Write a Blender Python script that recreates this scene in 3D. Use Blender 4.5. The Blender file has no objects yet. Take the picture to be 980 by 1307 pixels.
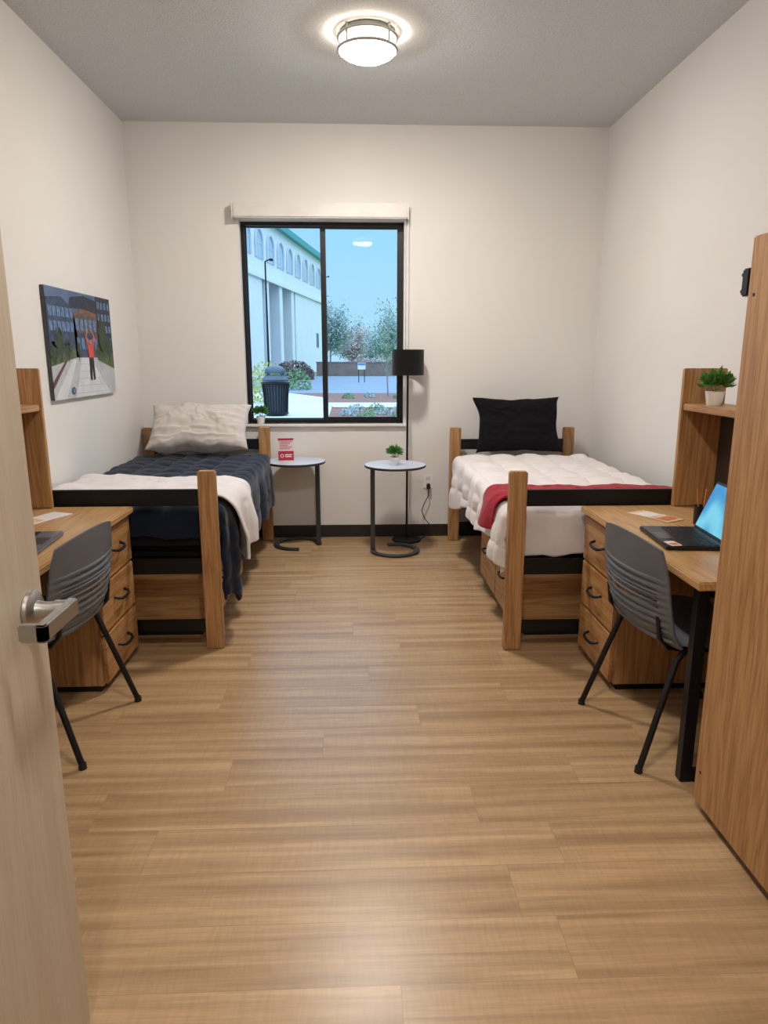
import bpy, bmesh, math, random
from mathutils import Vector, Matrix, noise as mnoise
D=bpy.data
scene=bpy.context.scene
COL=scene.collection
random.seed(7)

# ---------------------------------------------------------------- colours / materials
def lin(r,g,b):
    def f(c):
        c/=255.0
        return c/12.92 if c<=0.04045 else ((c+0.055)/1.055)**2.4
    return (f(r),f(g),f(b),1.0)
def mul(c,k): return (min(1,c[0]*k),min(1,c[1]*k),min(1,c[2]*k),1)

def base_mat(name):
    m=D.materials.new(name); m.use_nodes=True
    nt=m.node_tree; b=nt.nodes['Principled BSDF']
    return m,nt,b

def mat(name,col,rough=.5,metal=0,var=.06,vscale=6,bump=0,bscale=60,stretch=(1,1,1),spec=None,sheen=0):
    m,nt,b=base_mat(name)
    tc=nt.nodes.new('ShaderNodeTexCoord'); mp=nt.nodes.new('ShaderNodeMapping')
    mp.inputs['Scale'].default_value=stretch
    nt.links.new(tc.outputs['Object'],mp.inputs['Vector'])
    n=nt.nodes.new('ShaderNodeTexNoise'); n.inputs['Scale'].default_value=vscale; n.inputs['Detail'].default_value=4
    nt.links.new(mp.outputs['Vector'],n.inputs['Vector'])
    r=nt.nodes.new('ShaderNodeValToRGB')
    r.color_ramp.elements[0].position=.3; r.color_ramp.elements[0].color=mul(col,1-var)
    r.color_ramp.elements[1].position=.7; r.color_ramp.elements[1].color=mul(col,1+var)
    nt.links.new(n.outputs['Fac'],r.inputs['Fac']); nt.links.new(r.outputs['Color'],b.inputs['Base Color'])
    b.inputs['Roughness'].default_value=rough; b.inputs['Metallic'].default_value=metal
    if spec is not None: b.inputs['Specular IOR Level'].default_value=spec
    if sheen: b.inputs['Sheen Weight'].default_value=sheen
    if bump:
        n2=nt.nodes.new('ShaderNodeTexNoise'); n2.inputs['Scale'].default_value=bscale; n2.inputs['Detail'].default_value=3
        nt.links.new(mp.outputs['Vector'],n2.inputs['Vector'])
        bp=nt.nodes.new('ShaderNodeBump'); bp.inputs['Strength'].default_value=bump; bp.inputs['Distance'].default_value=.01
        nt.links.new(n2.outputs['Fac'],bp.inputs['Height']); nt.links.new(bp.outputs['Normal'],b.inputs['Normal'])
    return m

def oak(name,axis,light,dark,rough=.42,sc=1.0,pore=.65,rings=8):
    m,nt,b=base_mat(name)
    s=[11*sc,11*sc,11*sc]; s['xyz'.index(axis)]=.8*sc
    s2=[170*sc,170*sc,170*sc]; s2['xyz'.index(axis)]=6*sc
    tc=nt.nodes.new('ShaderNodeTexCoord')
    def nz(scale,detail,dist):
        mp=nt.nodes.new('ShaderNodeMapping'); mp.inputs['Scale'].default_value=scale
        nt.links.new(tc.outputs['Object'],mp.inputs['Vector'])
        n=nt.nodes.new('ShaderNodeTexNoise'); n.inputs['Scale'].default_value=1; n.inputs['Detail'].default_value=detail
        n.inputs['Distortion'].default_value=dist
        nt.links.new(mp.outputs['Vector'],n.inputs['Vector']); return n
    n=nz(s,2.5,.4); n2=nz(s2,2,0)
    ml=nt.nodes.new('ShaderNodeMath'); ml.operation='MULTIPLY'; ml.inputs[1].default_value=rings; nt.links.new(n.outputs['Fac'],ml.inputs[0])
    fr=nt.nodes.new('ShaderNodeMath'); fr.operation='PINGPONG'; fr.inputs[1].default_value=.5; nt.links.new(ml.outputs[0],fr.inputs[0])
    r=nt.nodes.new('ShaderNodeValToRGB')
    e=r.color_ramp.elements; e[0].position=.0; e[0].color=dark; e[1].position=.38; e[1].color=light
    nt.links.new(fr.outputs[0],r.inputs['Fac'])
    r2=nt.nodes.new('ShaderNodeValToRGB'); e=r2.color_ramp.elements
    e[0].position=.36; e[0].color=(.64,.58,.50,1); e[1].position=.53; e[1].color=(1,1,1,1)
    nt.links.new(n2.outputs['Fac'],r2.inputs['Fac'])
    mx=nt.nodes.new('ShaderNodeMix'); mx.data_type='RGBA'; mx.blend_type='MULTIPLY'; mx.inputs['Factor'].default_value=pore
    nt.links.new(r.outputs['Color'],mx.inputs['A']); nt.links.new(r2.outputs['Color'],mx.inputs['B'])
    nt.links.new(mx.outputs['Result'],b.inputs['Base Color'])
    bp=nt.nodes.new('ShaderNodeBump'); bp.inputs['Strength'].default_value=.1; bp.inputs['Distance'].default_value=.002
    nt.links.new(n2.outputs['Fac'],bp.inputs['Height']); nt.links.new(bp.outputs['Normal'],b.inputs['Normal'])
    b.inputs['Roughness'].default_value=rough
    return m

OL=lin(190,145,96); OD=lin(168,121,76)
OAKX=oak('oak_grain_x','x',OL,OD); OAKY=oak('oak_grain_y','y',OL,OD); OAKZ=oak('oak_grain_z','z',OL,OD)
OAKTOP=oak('oak_laminate_top','y',lin(202,161,112),lin(184,141,92),.35,pore=.5)
DOORM=oak('door_maple','z',lin(198,185,165),lin(192,177,155),.45,1.3,pore=.22,rings=4)
BLACK=mat('black_steel',lin(22,22,24),.45,.3,var=.1)
BLACKP=mat('black_plastic',lin(18,18,20),.4,0,var=.1)
CHAIR=mat('chair_grey_plastic',lin(97,100,105),.45,0,var=.04,bump=.1,bscale=300)
NICKEL=mat('brushed_nickel',lin(184,183,181),.34,1,var=.05,stretch=(1,1,20))
WHITEP=mat('white_plastic',lin(232,230,225),.4,0,var=.02)
CERAM=mat('white_ceramic',lin(235,235,232),.35,0,var=.02)

def wall_material(name,col,bump=.12):
    return mat(name,col,.85,0,var=.02,vscale=1.5,bump=bump,bscale=160,spec=.2)
WALL=wall_material('wall_paint',lin(226,223,219))
CEIL=mat('ceiling_texture',lin(208,210,213),.95,0,var=.12,vscale=110,bump=.4,bscale=140,spec=.1)
BASEB=mat('baseboard_rubber',lin(34,28,26),.5,0)

def floor_material():
    m,nt,b=base_mat('vinyl_plank_floor')
    tc=nt.nodes.new('ShaderNodeTexCoord')
    sx=nt.nodes.new('ShaderNodeSeparateXYZ'); nt.links.new(tc.outputs['Object'],sx.inputs[0])
    def math_(op,a,bv=None):
        q=nt.nodes.new('ShaderNodeMath'); q.operation=op
        nt.links.new(a,q.inputs[0])
        if bv is not None:
            if isinstance(bv,(int,float)): q.inputs[1].default_value=bv
            else: nt.links.new(bv,q.inputs[1])
        return q.outputs[0]
    row=math_('FLOOR',math_('DIVIDE',sx.outputs['Y'],.19))
    wn=nt.nodes.new('ShaderNodeTexWhiteNoise'); wn.noise_dimensions='1D'; nt.links.new(row,wn.inputs['W'])
    shx=math_('ADD',sx.outputs['X'],math_('MULTIPLY',wn.outputs['Value'],1.22))
    cb=nt.nodes.new('ShaderNodeCombineXYZ'); nt.links.new(shx,cb.inputs['X']); nt.links.new(sx.outputs['Y'],cb.inputs['Y'])
    br=nt.nodes.new('ShaderNodeTexBrick'); br.offset=0; br.offset_frequency=2
    br.inputs['Scale'].default_value=1; br.inputs['Brick Width'].default_value=1.22; br.inputs['Row Height'].default_value=.19
    br.inputs['Mortar Size'].default_value=.0007; br.inputs['Mortar Smooth'].default_value=.1
    br.inputs['Color1'].default_value=(0,0,0,1); br.inputs['Color2'].default_value=(1,1,1,1); br.inputs['Mortar'].default_value=(.5,.5,.5,1)
    nt.links.new(cb.outputs[0],br.inputs['Vector'])
    sep=nt.nodes.new('ShaderNodeSeparateColor'); nt.links.new(br.outputs['Color'],sep.inputs['Color'])
    ml=nt.nodes.new('ShaderNodeVectorMath'); ml.operation='SCALE'; ml.inputs[0].default_value=(7,13,3)
    nt.links.new(sep.outputs['Red'],ml.inputs['Scale'])
    ad=nt.nodes.new('ShaderNodeVectorMath'); ad.operation='ADD'
    nt.links.new(tc.outputs['Object'],ad.inputs[0]); nt.links.new(ml.outputs['Vector'],ad.inputs[1])
    def nz(scale,detail,dist):
        mp=nt.nodes.new('ShaderNodeMapping'); mp.inputs['Scale'].default_value=scale
        nt.links.new(ad.outputs['Vector'],mp.inputs['Vector'])
        n=nt.nodes.new('ShaderNodeTexNoise'); n.inputs['Scale'].default_value=1; n.inputs['Detail'].default_value=detail; n.inputs['Distortion'].default_value=dist
        nt.links.new(mp.outputs['Vector'],n.inputs['Vector']); return n
    n1=nz((.8,21,1),4.5,.4); n2=nz((6,170,1),3,.2); n3=nz((110,12,1),2,0)
    r=nt.nodes.new('ShaderNodeValToRGB'); e=r.color_ramp.elements
    e[0].position=.34; e[0].color=lin(160,128,92); e[1].position=.64; e[1].color=lin(196,164,124)
    nt.links.new(n1.outputs['Fac'],r.inputs['Fac'])
    def mixm(a,ns,lo,fac,p0=.35,p1=.6):
        rr=nt.nodes.new('ShaderNodeValToRGB'); e=rr.color_ramp.elements
        e[0].position=p0; e[0].color=lo; e[1].position=p1; e[1].color=(1,1,1,1)
        nt.links.new(ns,rr.inputs['Fac'])
        mx=nt.nodes.new('ShaderNodeMix'); mx.data_type='RGBA'; mx.blend_type='MULTIPLY'; mx.inputs['Factor'].default_value=fac
        nt.links.new(a,mx.inputs['A']); nt.links.new(rr.outputs['Color'],mx.inputs['B']); return mx.outputs['Result']
    c=mixm(r.outputs['Color'],n2.outputs['Fac'],(.80,.76,.71,1),.6)
    c=mixm(c,n3.outputs['Fac'],(.86,.84,.82,1),.5)
    c=mixm(c,sep.outputs['Red'],(.95,.94,.93,1),1,0,1)
    mo=nt.nodes.new('ShaderNodeMix'); mo.data_type='RGBA'; mo.inputs['B'].default_value=lin(146,114,82)
    nt.links.new(c,mo.inputs['A']); nt.links.new(br.outputs['Fac'],mo.inputs['Factor'])
    nt.links.new(mo.outputs['Result'],b.inputs['Base Color'])
    b.inputs['Roughness'].default_value=.33; b.inputs['Specular IOR Level'].default_value=.55
    bp=nt.nodes.new('ShaderNodeBump'); bp.inputs['Strength'].default_value=.05; bp.inputs['Distance'].default_value=.002
    nt.links.new(n2.outputs['Fac'],bp.inputs['Height']); nt.links.new(bp.outputs['Normal'],b.inputs['Normal'])
    return m
FLOOR=floor_material()

def fabric(name,col,rough=.9,bump=.35,bscale=25,var=.05,sheen=.15):
    return mat(name,col,rough,0,var=var,vscale=9,bump=bump,bscale=bscale,spec=.15,sheen=sheen)
NAVY=fabric('navy_comforter_fabric',lin(22,31,48))
WHITEF=fabric('white_blanket_fabric',lin(218,213,212))
CREAM=fabric('cream_comforter_fabric',lin(222,215,213))
RED=fabric('crimson_throw_fabric',lin(152,22,42))
BLKF=fabric('black_pillow_fabric',lin(14,14,18),bump=.2,sheen=.02)
GREYF=fabric('light_pillow_fabric',lin(202,194,188))
MATTR=fabric('mattress_vinyl',lin(20,22,28),.5)

def emis(name,col,strength):
    m=D.materials.new(name); m.use_nodes=True; nt=m.node_tree
    b=nt.nodes['Principled BSDF']
    b.inputs['Base Color'].default_value=col; b.inputs['Emission Color'].default_value=col; b.inputs['Emission Strength'].default_value=strength
    n=nt.nodes.new('ShaderNodeTexNoise'); n.inputs['Scale'].default_value=3
    nt.links.new(n.outputs['Fac'],b.inputs['Roughness'])
    return m

def glass_mat():
    m=D.materials.new('window_glass'); m.use_nodes=True; nt=m.node_tree; nt.nodes.clear()
    o=nt.nodes.new('ShaderNodeOutputMaterial'); t=nt.nodes.new('ShaderNodeBsdfTransparent'); g=nt.nodes.new('ShaderNodeBsdfGlossy')
    g.inputs['Roughness'].default_value=.01; t.inputs['Color'].default_value=(.985,.99,.995,1)
    fr=nt.nodes.new('ShaderNodeFresnel'); fr.inputs['IOR'].default_value=1.12
    mx=nt.nodes.new('ShaderNodeMixShader')
    nt.links.new(fr.outputs[0],mx.inputs[0]); nt.links.new(t.outputs[0],mx.inputs[1]); nt.links.new(g.outputs[0],mx.inputs[2]); nt.links.new(mx.outputs[0],o.inputs[0])
    return m
GLASS=glass_mat()

# ---------------------------------------------------------------- mesh builder
class MB:
    def __init__(s): s.bm=bmesh.new()
    def _merge(s,t,mi):
        for f in t.faces: f.material_index=mi
        me=D.meshes.new('tmp'); t.to_mesh(me); t.free(); s.bm.from_mesh(me); D.meshes.remove(me)
    def box(s,x0,x1,y0,y1,z0,z1,mi=0,bev=.003,seg=2,M=None):
        t=bmesh.new(); bmesh.ops.create_cube(t,size=1)
        for v in t.verts: v.co=Vector(((x0+x1)/2+v.co.x*(x1-x0),(y0+y1)/2+v.co.y*(y1-y0),(z0+z1)/2+v.co.z*(z1-z0)))
        if bev>0: bmesh.ops.bevel(t,geom=t.edges[:],offset=min(bev,.45*min(abs(x1-x0),abs(y1-y0),abs(z1-z0))),segments=seg,affect='EDGES')
        if M: bmesh.ops.transform(t,matrix=M,verts=t.verts)
        s._merge(t,mi); return s
    def cyl(s,p0,p1,r0,r1=None,seg=24,mi=0,bev=0):
        r1=r0 if r1 is None else r1
        p0=Vector(p0);p1=Vector(p1);d=p1-p0
        t=bmesh.new(); bmesh.ops.create_cone(t,cap_ends=True,segments=seg,radius1=r0,radius2=r1,depth=d.length)
        if bev>0:
            ed=[e for e in t.edges if abs(e.verts[0].co.z-e.verts[1].co.z)<1e-6]
            bmesh.ops.bevel(t,geom=ed,offset=bev,segments=2,affect='EDGES')
        q=Vector((0,0,1)).rotation_difference(d.normalized()).to_matrix().to_4x4()
        bmesh.ops.transform(t,matrix=Matrix.Translation((p0+p1)/2)@q,verts=t.verts)
        s._merge(t,mi); return s
    def tube(s,pts,r,seg=10,mi=0,closed=False,flat=1.0):
        pts=[Vector(p) for p in pts]; n=len(pts); t=bmesh.new(); rings=[]
        prev=None
        for i,p in enumerate(pts):
            a=pts[(i-1)%n] if (closed or i>0) else p
            b=pts[(i+1)%n] if (closed or i<n-1) else p
            d=(b-a).normalized()
            if prev is None:
                up=Vector((0,0,1)) if abs(d.z)<.9 else Vector((0,1,0))
                nn=(up-d*up.dot(d)).normalized()
            else: nn=(prev-d*prev.dot(d)).normalized()
            prev=nn; bb=d.cross(nn)
            rr=r[i] if isinstance(r,(list,tuple)) else r
            rings.append([t.verts.new(p+nn*math.cos(k*2*math.pi/seg)*rr*flat+bb*math.sin(k*2*math.pi/seg)*rr) for k in range(seg)])
        m=n if closed else n-1
        for i in range(m):
            A=rings[i];B=rings[(i+1)%n]
            for k in range(seg): t.faces.new((A[k],A[(k+1)%seg],B[(k+1)%seg],B[k]))
        if not closed:
            t.faces.new(rings[0][::-1]); t.faces.new(rings[-1])
        s._merge(t,mi); return s
    def lathe(s,prof,c=(0,0,0),seg=32,mi=0,axis='z'):
        t=bmesh.new(); rings=[]
        for (r,z) in prof:
            rings.append([t.verts.new((r*math.cos(k*2*math.pi/seg),r*math.sin(k*2*math.pi/seg),z)) for k in range(seg)] if r>1e-6 else [t.verts.new((0,0,z))])
        for A,B in zip(rings[:-1],rings[1:]):
            for k in range(seg):
                a=[A[k%len(A)],A[(k+1)%len(A)],B[(k+1)%len(B)],B[k%len(B)]]
                a=[v for i,v in enumerate(a) if v not in a[:i]]
                if len(a)>2: t.faces.new(a)
        M=Matrix.Translation(c)
        if axis=='x': M=M@Matrix.Rotation(math.pi/2,4,'Y')
        bmesh.ops.transform(t,matrix=M,verts=t.verts)
        s._merge(t,mi); return s
    def poly(s,pts,mi=0):
        t=bmesh.new(); t.faces.new([t.verts.new(p) for p in pts]); s._merge(t,mi); return s
    def done(s,name,mats,parent=None,mirror=False,recalc=True,smooth=35,loc=None,rot=None):
        if mirror:
            for v in s.bm.verts: v.co.x*=-1
            bmesh.ops.reverse_faces(s.bm,faces=s.bm.faces[:])
        if recalc: bmesh.ops.recalc_face_normals(s.bm,faces=s.bm.faces[:])
        me=D.meshes.new(name); s.bm.to_mesh(me); s.bm.free()
        if not isinstance(mats,(list,tuple)): mats=[mats]
        for m in mats: me.materials.append(m)
        if smooth:
            me.polygons.foreach_set('use_smooth',[True]*len(me.polygons)); me.set_sharp_from_angle(angle=math.radians(smooth))
        o=D.objects.new(name,me); COL.objects.link(o)
        if parent: o.parent=parent
        if loc: o.location=loc
        if rot: o.rotation_euler=rot
        return o
def root(name,loc,label,cat,rotz=0,group=None,rot=None):
    e=D.objects.new(name,None); COL.objects.link(e); e.location=loc; e.rotation_euler=rot or (0,0,rotz); e.empty_display_size=.1
    tag(e,label,cat,group); return e
def tag(o,label,cat,group=None,kind=None):
    o['label']=label; o['category']=cat
    if group: o['group']=group
    if kind: o['kind']=kind
    return o
def struct(o,label,cat):
    return tag(o,label,cat,kind='structure')

# ---------------------------------------------------------------- room shell
XL,XR,YB,H=-1.662,1.882,5.5,3.09
YH=-1.7
WX0,WX1,WZ0,WZ1=-.862,.372,.925,2.435
m=MB()
m.box(XL-.15,WX0,YB,YB+.16,0,H,bev=0); m.box(WX1,XR+.15,YB,YB+.16,0,H,bev=0)
m.box(WX0,WX1,YB,YB+.16,0,WZ0,bev=0); m.box(WX0,WX1,YB,YB+.16,WZ1,H,bev=0)
struct(m.done('wall_back',WALL,smooth=0),'off-white painted wall with the window','wall')
struct(MB().box(XL-.15,XL,YH,YB,0,H,bev=0).done('wall_left',WALL,smooth=0),'plain off-white painted side wall behind the framed print','wall')
struct(MB().box(XR,XR+.15,YH,YB,0,H,bev=0).done('wall_right',WALL,smooth=0),'plain off-white painted side wall beside the wardrobe','wall')
m=MB(); m.box(XL,-.64,.12,.26,0,H,bev=0); m.box(.36,XR,.12,.26,0,H,bev=0); m.box(-.64,.36,.12,.26,2.16,H,bev=0)
struct(m.done('wall_front',WALL,smooth=0),'off-white wall with the entry doorway','wall')
struct(MB().box(XL-.15,XR+.15,YH-.15,YH,0,H,bev=0).done('wall_hall',WALL,smooth=0),'off-white corridor wall','wall')
struct(MB().box(XL-.15,XR+.15,YH-.15,YB+.16,-.12,0,bev=0).done('floor',FLOOR,smooth=0),'tan wood-look vinyl plank floor','floor')
struct(MB().box(XL-.15,XR+.15,YH-.15,YB+.16,H,H+.12,bev=0).done('ceiling',CEIL,smooth=0),'grey-white textured ceiling','ceiling')
struct(MB().box(XL,XR,YB-.012,YB,0,.1,bev=.003).done('baseboard_back',BASEB),'dark rubber baseboard under the window','baseboard')
struct(MB().box(XL,XL+.012,.26,YB-.012,0,.1,bev=.003).done('baseboard_left',BASEB),'dark rubber baseboard','baseboard')
struct(MB().box(XR-.012,XR,.26,YB-.012,0,.1,bev=.003).done('baseboard_right',BASEB),'dark rubber baseboard','baseboard')
m=MB()
m.box(-.64,-.60,.10,.28,0,2.16,bev=.003); m.box(.32,.36,.10,.28,0,2.16,bev=.003); m.box(-.64,.36,.10,.28,2.12,2.16,bev=.003)
struct(m.done('trim_1',mat('door_frame_paint',lin(90,84,80),.5)),'grey painted metal door frame','door frame')
dr=root('door_1',(-.595,.30,0),'open pale wood door with a satin metal lever','door'); dr['kind']='structure'
MB().box(-.045,0,0,.962,.01,2.11,bev=.003).done('door_leaf',DOORM,dr)
hd=MB(); hd.lathe([(0,0),(.034,0),(.037,.004),(.036,.010),(.031,.014),(.018,.016),(.015,.03),(.015,.05),(0,.05)],(0,0,0),mi=0,axis='x',seg=40)
h=hd.done('door_handle',NICKEL,dr,loc=(0,.905,.985)); h['label']='satin nickel lever handle'
lv=MB(); lv.cyl((.045,0,0),(.07,0,0),.018,seg=24,bev=.002); lv.box(.062,.080,-.118,.022,-.016,.016,bev=.003,seg=2); lv.box(.034,.080,-.118,-.102,-.0155,.0155,bev=.003,seg=2)
lv.done('lever',NICKEL,h)

# ---------------------------------------------------------------- window
WFR=mat('window_frame_black',lin(20,20,22),.4,.2)
SILLM=mat('sill_paint',lin(228,222,214),.6)
FY=5.575
m=MB(); fw=.028
m.box(WX0,WX0+fw,FY,FY+.07,WZ0,WZ1); m.box(WX1-fw,WX1,FY,FY+.07,WZ0,WZ1); m.box(WX0+fw,WX1-fw,FY,FY+.07,WZ0,WZ0+fw); m.box(WX0+fw,WX1-fw,FY,FY+.07,WZ1-fw,WZ1)
win=struct(m.done('window_1',WFR),'two-pane sliding window with a black frame','window')
xm=-.245
def sash(x0,x1,y,w=.028,wl=.028,wr=.028):
    z0,z1=WZ0+fw,WZ1-fw
    q=MB(); q.box(x0,x0+wl,y,y+.03,z0,z1); q.box(x1-wr,x1,y,y+.03,z0,z1); q.box(x0+wl,x1-wr,y,y+.03,z0,z0+w); q.box(x0+wl,x1-wr,y,y+.03,z1-w,z1)
    s=q.done('sash',WFR,win)
    MB().box(x0+wl,x1-wr,y+.012,y+.018,z0+w,z1-w,bev=0).done('glass_pane',GLASS,s,smooth=0)
    return s
sash(WX0+fw,xm+.02,FY+.036,.008,.008,.03)
sash(xm-.02,WX1-fw,FY+.004,.018,.036,.02)
struct(MB().box(WX0-.02,WX1+.02,YB-.03,FY,WZ0-.022,WZ0,bev=.004).done('trim_2',SILLM),'white painted window sill','window sill')
rs=root('roller_shade',(-.25,YB-.001,2.43),'white roller shade housing with a bead chain mounted above the window','window shade')
m=MB(); m.box(-.639,.639,-.09,0,.005,.11,bev=.008)
m.done('shade_housing',mat('shade_fascia_paint',lin(218,213,207),.5),rs)
for sx in (-1,1):
    MB().box(sx*.644-.004,sx*.644+.004,-.093,0,0,.115,bev=.002).done('end_cap',WHITEP,rs)
m=MB(); m.tube([(.625,-.04,.01),(.628,-.035,-.5),(.630,-.03,-1.25),(.64,-.03,-1.62),(.65,-.03,-1.25),(.652,-.035,-.5),(.65,-.04,.01)],.0025,seg=6)
m.done('bead_chain',WHITEP,rs)

# ---------------------------------------------------------------- ceiling light
LCOL=(1,.94,.875,1)
def ceiling_light(loc,k,label):
    r=root('ceiling_light',loc,label,'ceiling light',group='ceiling lights')
    MB().lathe([(0,0),(.14,0),(.145,-.006),(.14,-.02),(0,-.02)],seg=48).done('canopy',NICKEL,r)
    sh=MB()
    sh.lathe([(.132,-.021),(.136,-.03),(.137,-.090)],seg=48,mi=0)
    sh.lathe([(.137,-.090),(.13,-.107),(.10,-.122),(.05,-.130),(0,-.132)],seg=48,mi=1)
    sh.done('glass_shade',[emis('lamp_side_glow',(1,.88,.68,1),13*k),emis('lamp_bottom_glow',LCOL,236*k)],r)
    for z in (-.03,-.088):
        m=MB(); rr=.152
        m.tube([(rr*math.cos(a*math.pi/24),rr*math.sin(a*math.pi/24),z) for a in range(48)],.0085,seg=8,closed=True,flat=1.0)
        m.done('ring_trim',NICKEL,r)
    for kk in range(4):
        a=math.pi/4+kk*math.pi/2
        MB().cyl((.152*math.cos(a),.152*math.sin(a),-.0),(.152*math.cos(a),.152*math.sin(a),-.09),.006,seg=8).done('ring_rod',NICKEL,r)
    return r
ceiling_light((.075,4.05,H),1.06,'round frosted glass flush ceiling light with nickel rings, lit')
ceiling_light((.10,1.0,H),.66,'added unseen ceiling light near the entry, brightening the room')  # added out of view to light the near half of the room
ceiling_light((-.2,-.85,H),.6,'added unseen ceiling light in the corridor, brightening the doorway')  # added unseen lamp, sends light in through the doorway

# ---------------------------------------------------------------- beds
def bed(loc,label):
    r=root('bed',loc,label,'bed',group='dormitory beds')
    hx,hy=.445,1.065
    for sx in(-1,1):
        for sy in (-1,1):
            MB().box(sx*hx-.0425,sx*hx+.0425,sy*hy-.025,sy*hy+.025,0,.905,bev=.006).done('post',OAKZ,r)
    for sy,n in((-1,'footboard'),(1,'headboard')):
        m=MB(); y=sy*hy
        m.box(-hx+.04,hx-.04,y-.014,y+.014,.735,.815,bev=.004)
        m.box(-hx+.04,hx-.04,y-.010,y+.010,.39,.47,bev=.004)
        m.box(-hx+.04,hx-.04,y-.010,y+.010,.085,.15,bev=.004)
        m.done(n,BLACK,r)
    for sx in (-1,1):
        MB().box(sx*.447-.012,sx*.447+.012,-hy+.02,hy-.02,.425,.5,bev=.004).done('side_rail',BLACK,r)
    m=MB()
    for k in range(9): 
        y=-.95+k*.2375; m.box(-.43,.43,y-.03,y+.03,.455,.475,bev=.003)
    m.done('slat_deck',BLACK,r)
    return r
BLx,BLy=-1.165,4.365; BRx,BRy=1.215,4.29
bed((BLx,BLy,0),'oak-post bed with black steel rails, dark navy bedding')
bed((BRx,BRy,0),'oak-post bed with black steel rails, cream bedding')
def mattress(x,y,label):
    o=MB().box(-.445,.445,-1.0,1.03,.477,.68,bev=.04,seg=4).done('mattress',MATTR,loc=(x,y,0)); tag(o,label,'mattress',group='bed mattresses')
mattress(BLx,BLy,'dark vinyl mattress under navy bedding'); mattress(BRx,BRy,'dark vinyl mattress under cream bedding')

def chest(loc,face,label):
    r=root('underbed_drawer_chest',loc,label,'drawer chest',group='under-bed drawer chests')
    mi=face>0
    m=MB(); m.box(-.38,.40,-.50,.50,.03,.385,bev=.004); m.box(-.34,.38,-.48,.48,0,.03,1,bev=0)
    m.box(-.003,.003,-.5015,-.499,.035,.38,1,bev=0)
    m.done('body',[OAKX,BLACKP],r,mirror=mi)
    for k in range(2):
        y0=-.49+k*.49
        d=MB().box(-.402,-.381,y0+.005,y0+.485,.045,.37,bev=.005).done('drawer',OAKY,r,mirror=mi)
        m=MB(); yc=y0+.245
        m.tube([(-.402,yc-.06,.26),(-.425,yc-.055,.257),(-.432,yc-.03,.255),(-.432,yc+.03,.255),(-.425,yc+.055,.257),(-.402,yc+.06,.26)],.006,seg=8)
        h=m.done('handle',BLACK,d,mirror=mi); h['label']='black bail handle'
chest((BLx,BLy-.42,0),1,'oak two-drawer chest under the navy bed')
chest((BRx,BRy-.42,0),-1,'oak two-drawer chest under the cream bed')

def cover(name,loc,W,y0,y1,zt,dl,dr_,df,mt,label,cat,seed=0,amp=.008,quilt=0,thick=.022,foldamp=.018,hem=.03,nu=90,nv=100,corner=0,skew=0,rr=.05,dh=0,group=None,clen=.45,frr=None,qa=.022):
    bm=bmesh.new(); L=dl+W+dr_; rows=[]
    Lv=df+(y1-y0)+dh
    def drop(d,r=rr):
        if d<=0: return 0,0
        if d<r*math.pi/2: return r*math.sin(d/r), r*(1-math.cos(d/r))
        return r, r+(d-r*math.pi/2)
    for j in range(nv+1):
        v=j/nv*Lv-df; row=[]
        for i in range(nu+1):
            t=i/nu*L-dl
            yy=y0+max(v,0)
            hm=1+hem*mnoise.noise(Vector((yy*2.3,seed,1.5)))*3
            if t<0: t*=hm
            elif t>W:
                ex=(t-W)*hm
                if corner and v<clen:
                    q=1-abs(max(v,0)-clen*.35)/(clen*.65); ex*=1+corner*max(0,q)
                t=W+ex
            yb=y0+v+ (skew*(t/W-.5) if v>(y1-y0)*.5 else 0)
            x=min(max(t,0),W)-W/2; z=zt
            ox,oz=drop(-t) if t<0 else drop(t-W)
            sg=-1 if t<0 else 1
            oy,oz2=drop(-v,frr or rr)
            h=max(0,min(1,oz/.2))
            f=foldamp*h*(math.sin(yb*17+seed+2*mnoise.noise(Vector((yb*1.5,seed,0))))*.6+.5+mnoise.noise(Vector((yb*6,z,seed))))
            x+=sg*(ox+f*.9)
            y=(y0+v if v>=0 else y0)-oy+(skew*(t/W-.5) if v>(y1-y0)*.5 else 0)
            if v<0: y-=.008*math.sin(x*21+seed)*min(1,oz2/.1)
            zz=z-max(oz,oz2,0)-.25*min(oz,oz2)
            P=Vector((x*5,yb*5,seed))
            n=mnoise.noise(P)+.5*mnoise.noise(P*2.3)+.25*mnoise.noise(P*5.1)
            ridge=1-abs(mnoise.noise(Vector((x*7+n,yb*7,seed+9))))*2
            puff=amp*(n*.8+ridge*.35)
            if quilt:
                qx=abs(math.sin(math.pi*t/quilt)); qy=abs(math.sin(math.pi*(yb)/quilt))
                puff+=qa*((qx*qy)**.45)-qa*.65
            if h<.5: zz+=puff
            else: x+=sg*puff*.8
            row.append(bm.verts.new((x,y,zz)))
        rows.append(row)
    for j in range(nv):
        for i in range(nu):
            bm.faces.new((rows[j][i],rows[j][i+1],rows[j+1][i+1],rows[j+1][i]))
    me=D.meshes.new(name); bm.to_mesh(me); bm.free(); me.materials.append(mt)
    me.polygons.foreach_set('use_smooth',[True]*len(me.polygons))
    o=D.objects.new(name,me); COL.objects.link(o); o.location=loc
    s=o.modifiers.new('s','SOLIDIFY'); s.thickness=thick; s.offset=1
    u=o.modifiers.new('u','SUBSURF'); u.levels=1; u.render_levels=1
    tag(o,label,cat,group); return o
cover('comforter',(BLx+.02,BLy,0),.88,-.975,.83,.708,.06,.38,.16,NAVY,'dark navy quilted comforter over the bed','bedding',seed=3,amp=.014,quilt=.16,corner=.56,clen=.42,foldamp=.034,rr=.035,nu=130,nv=150,qa=.024,thick=.02)
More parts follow.
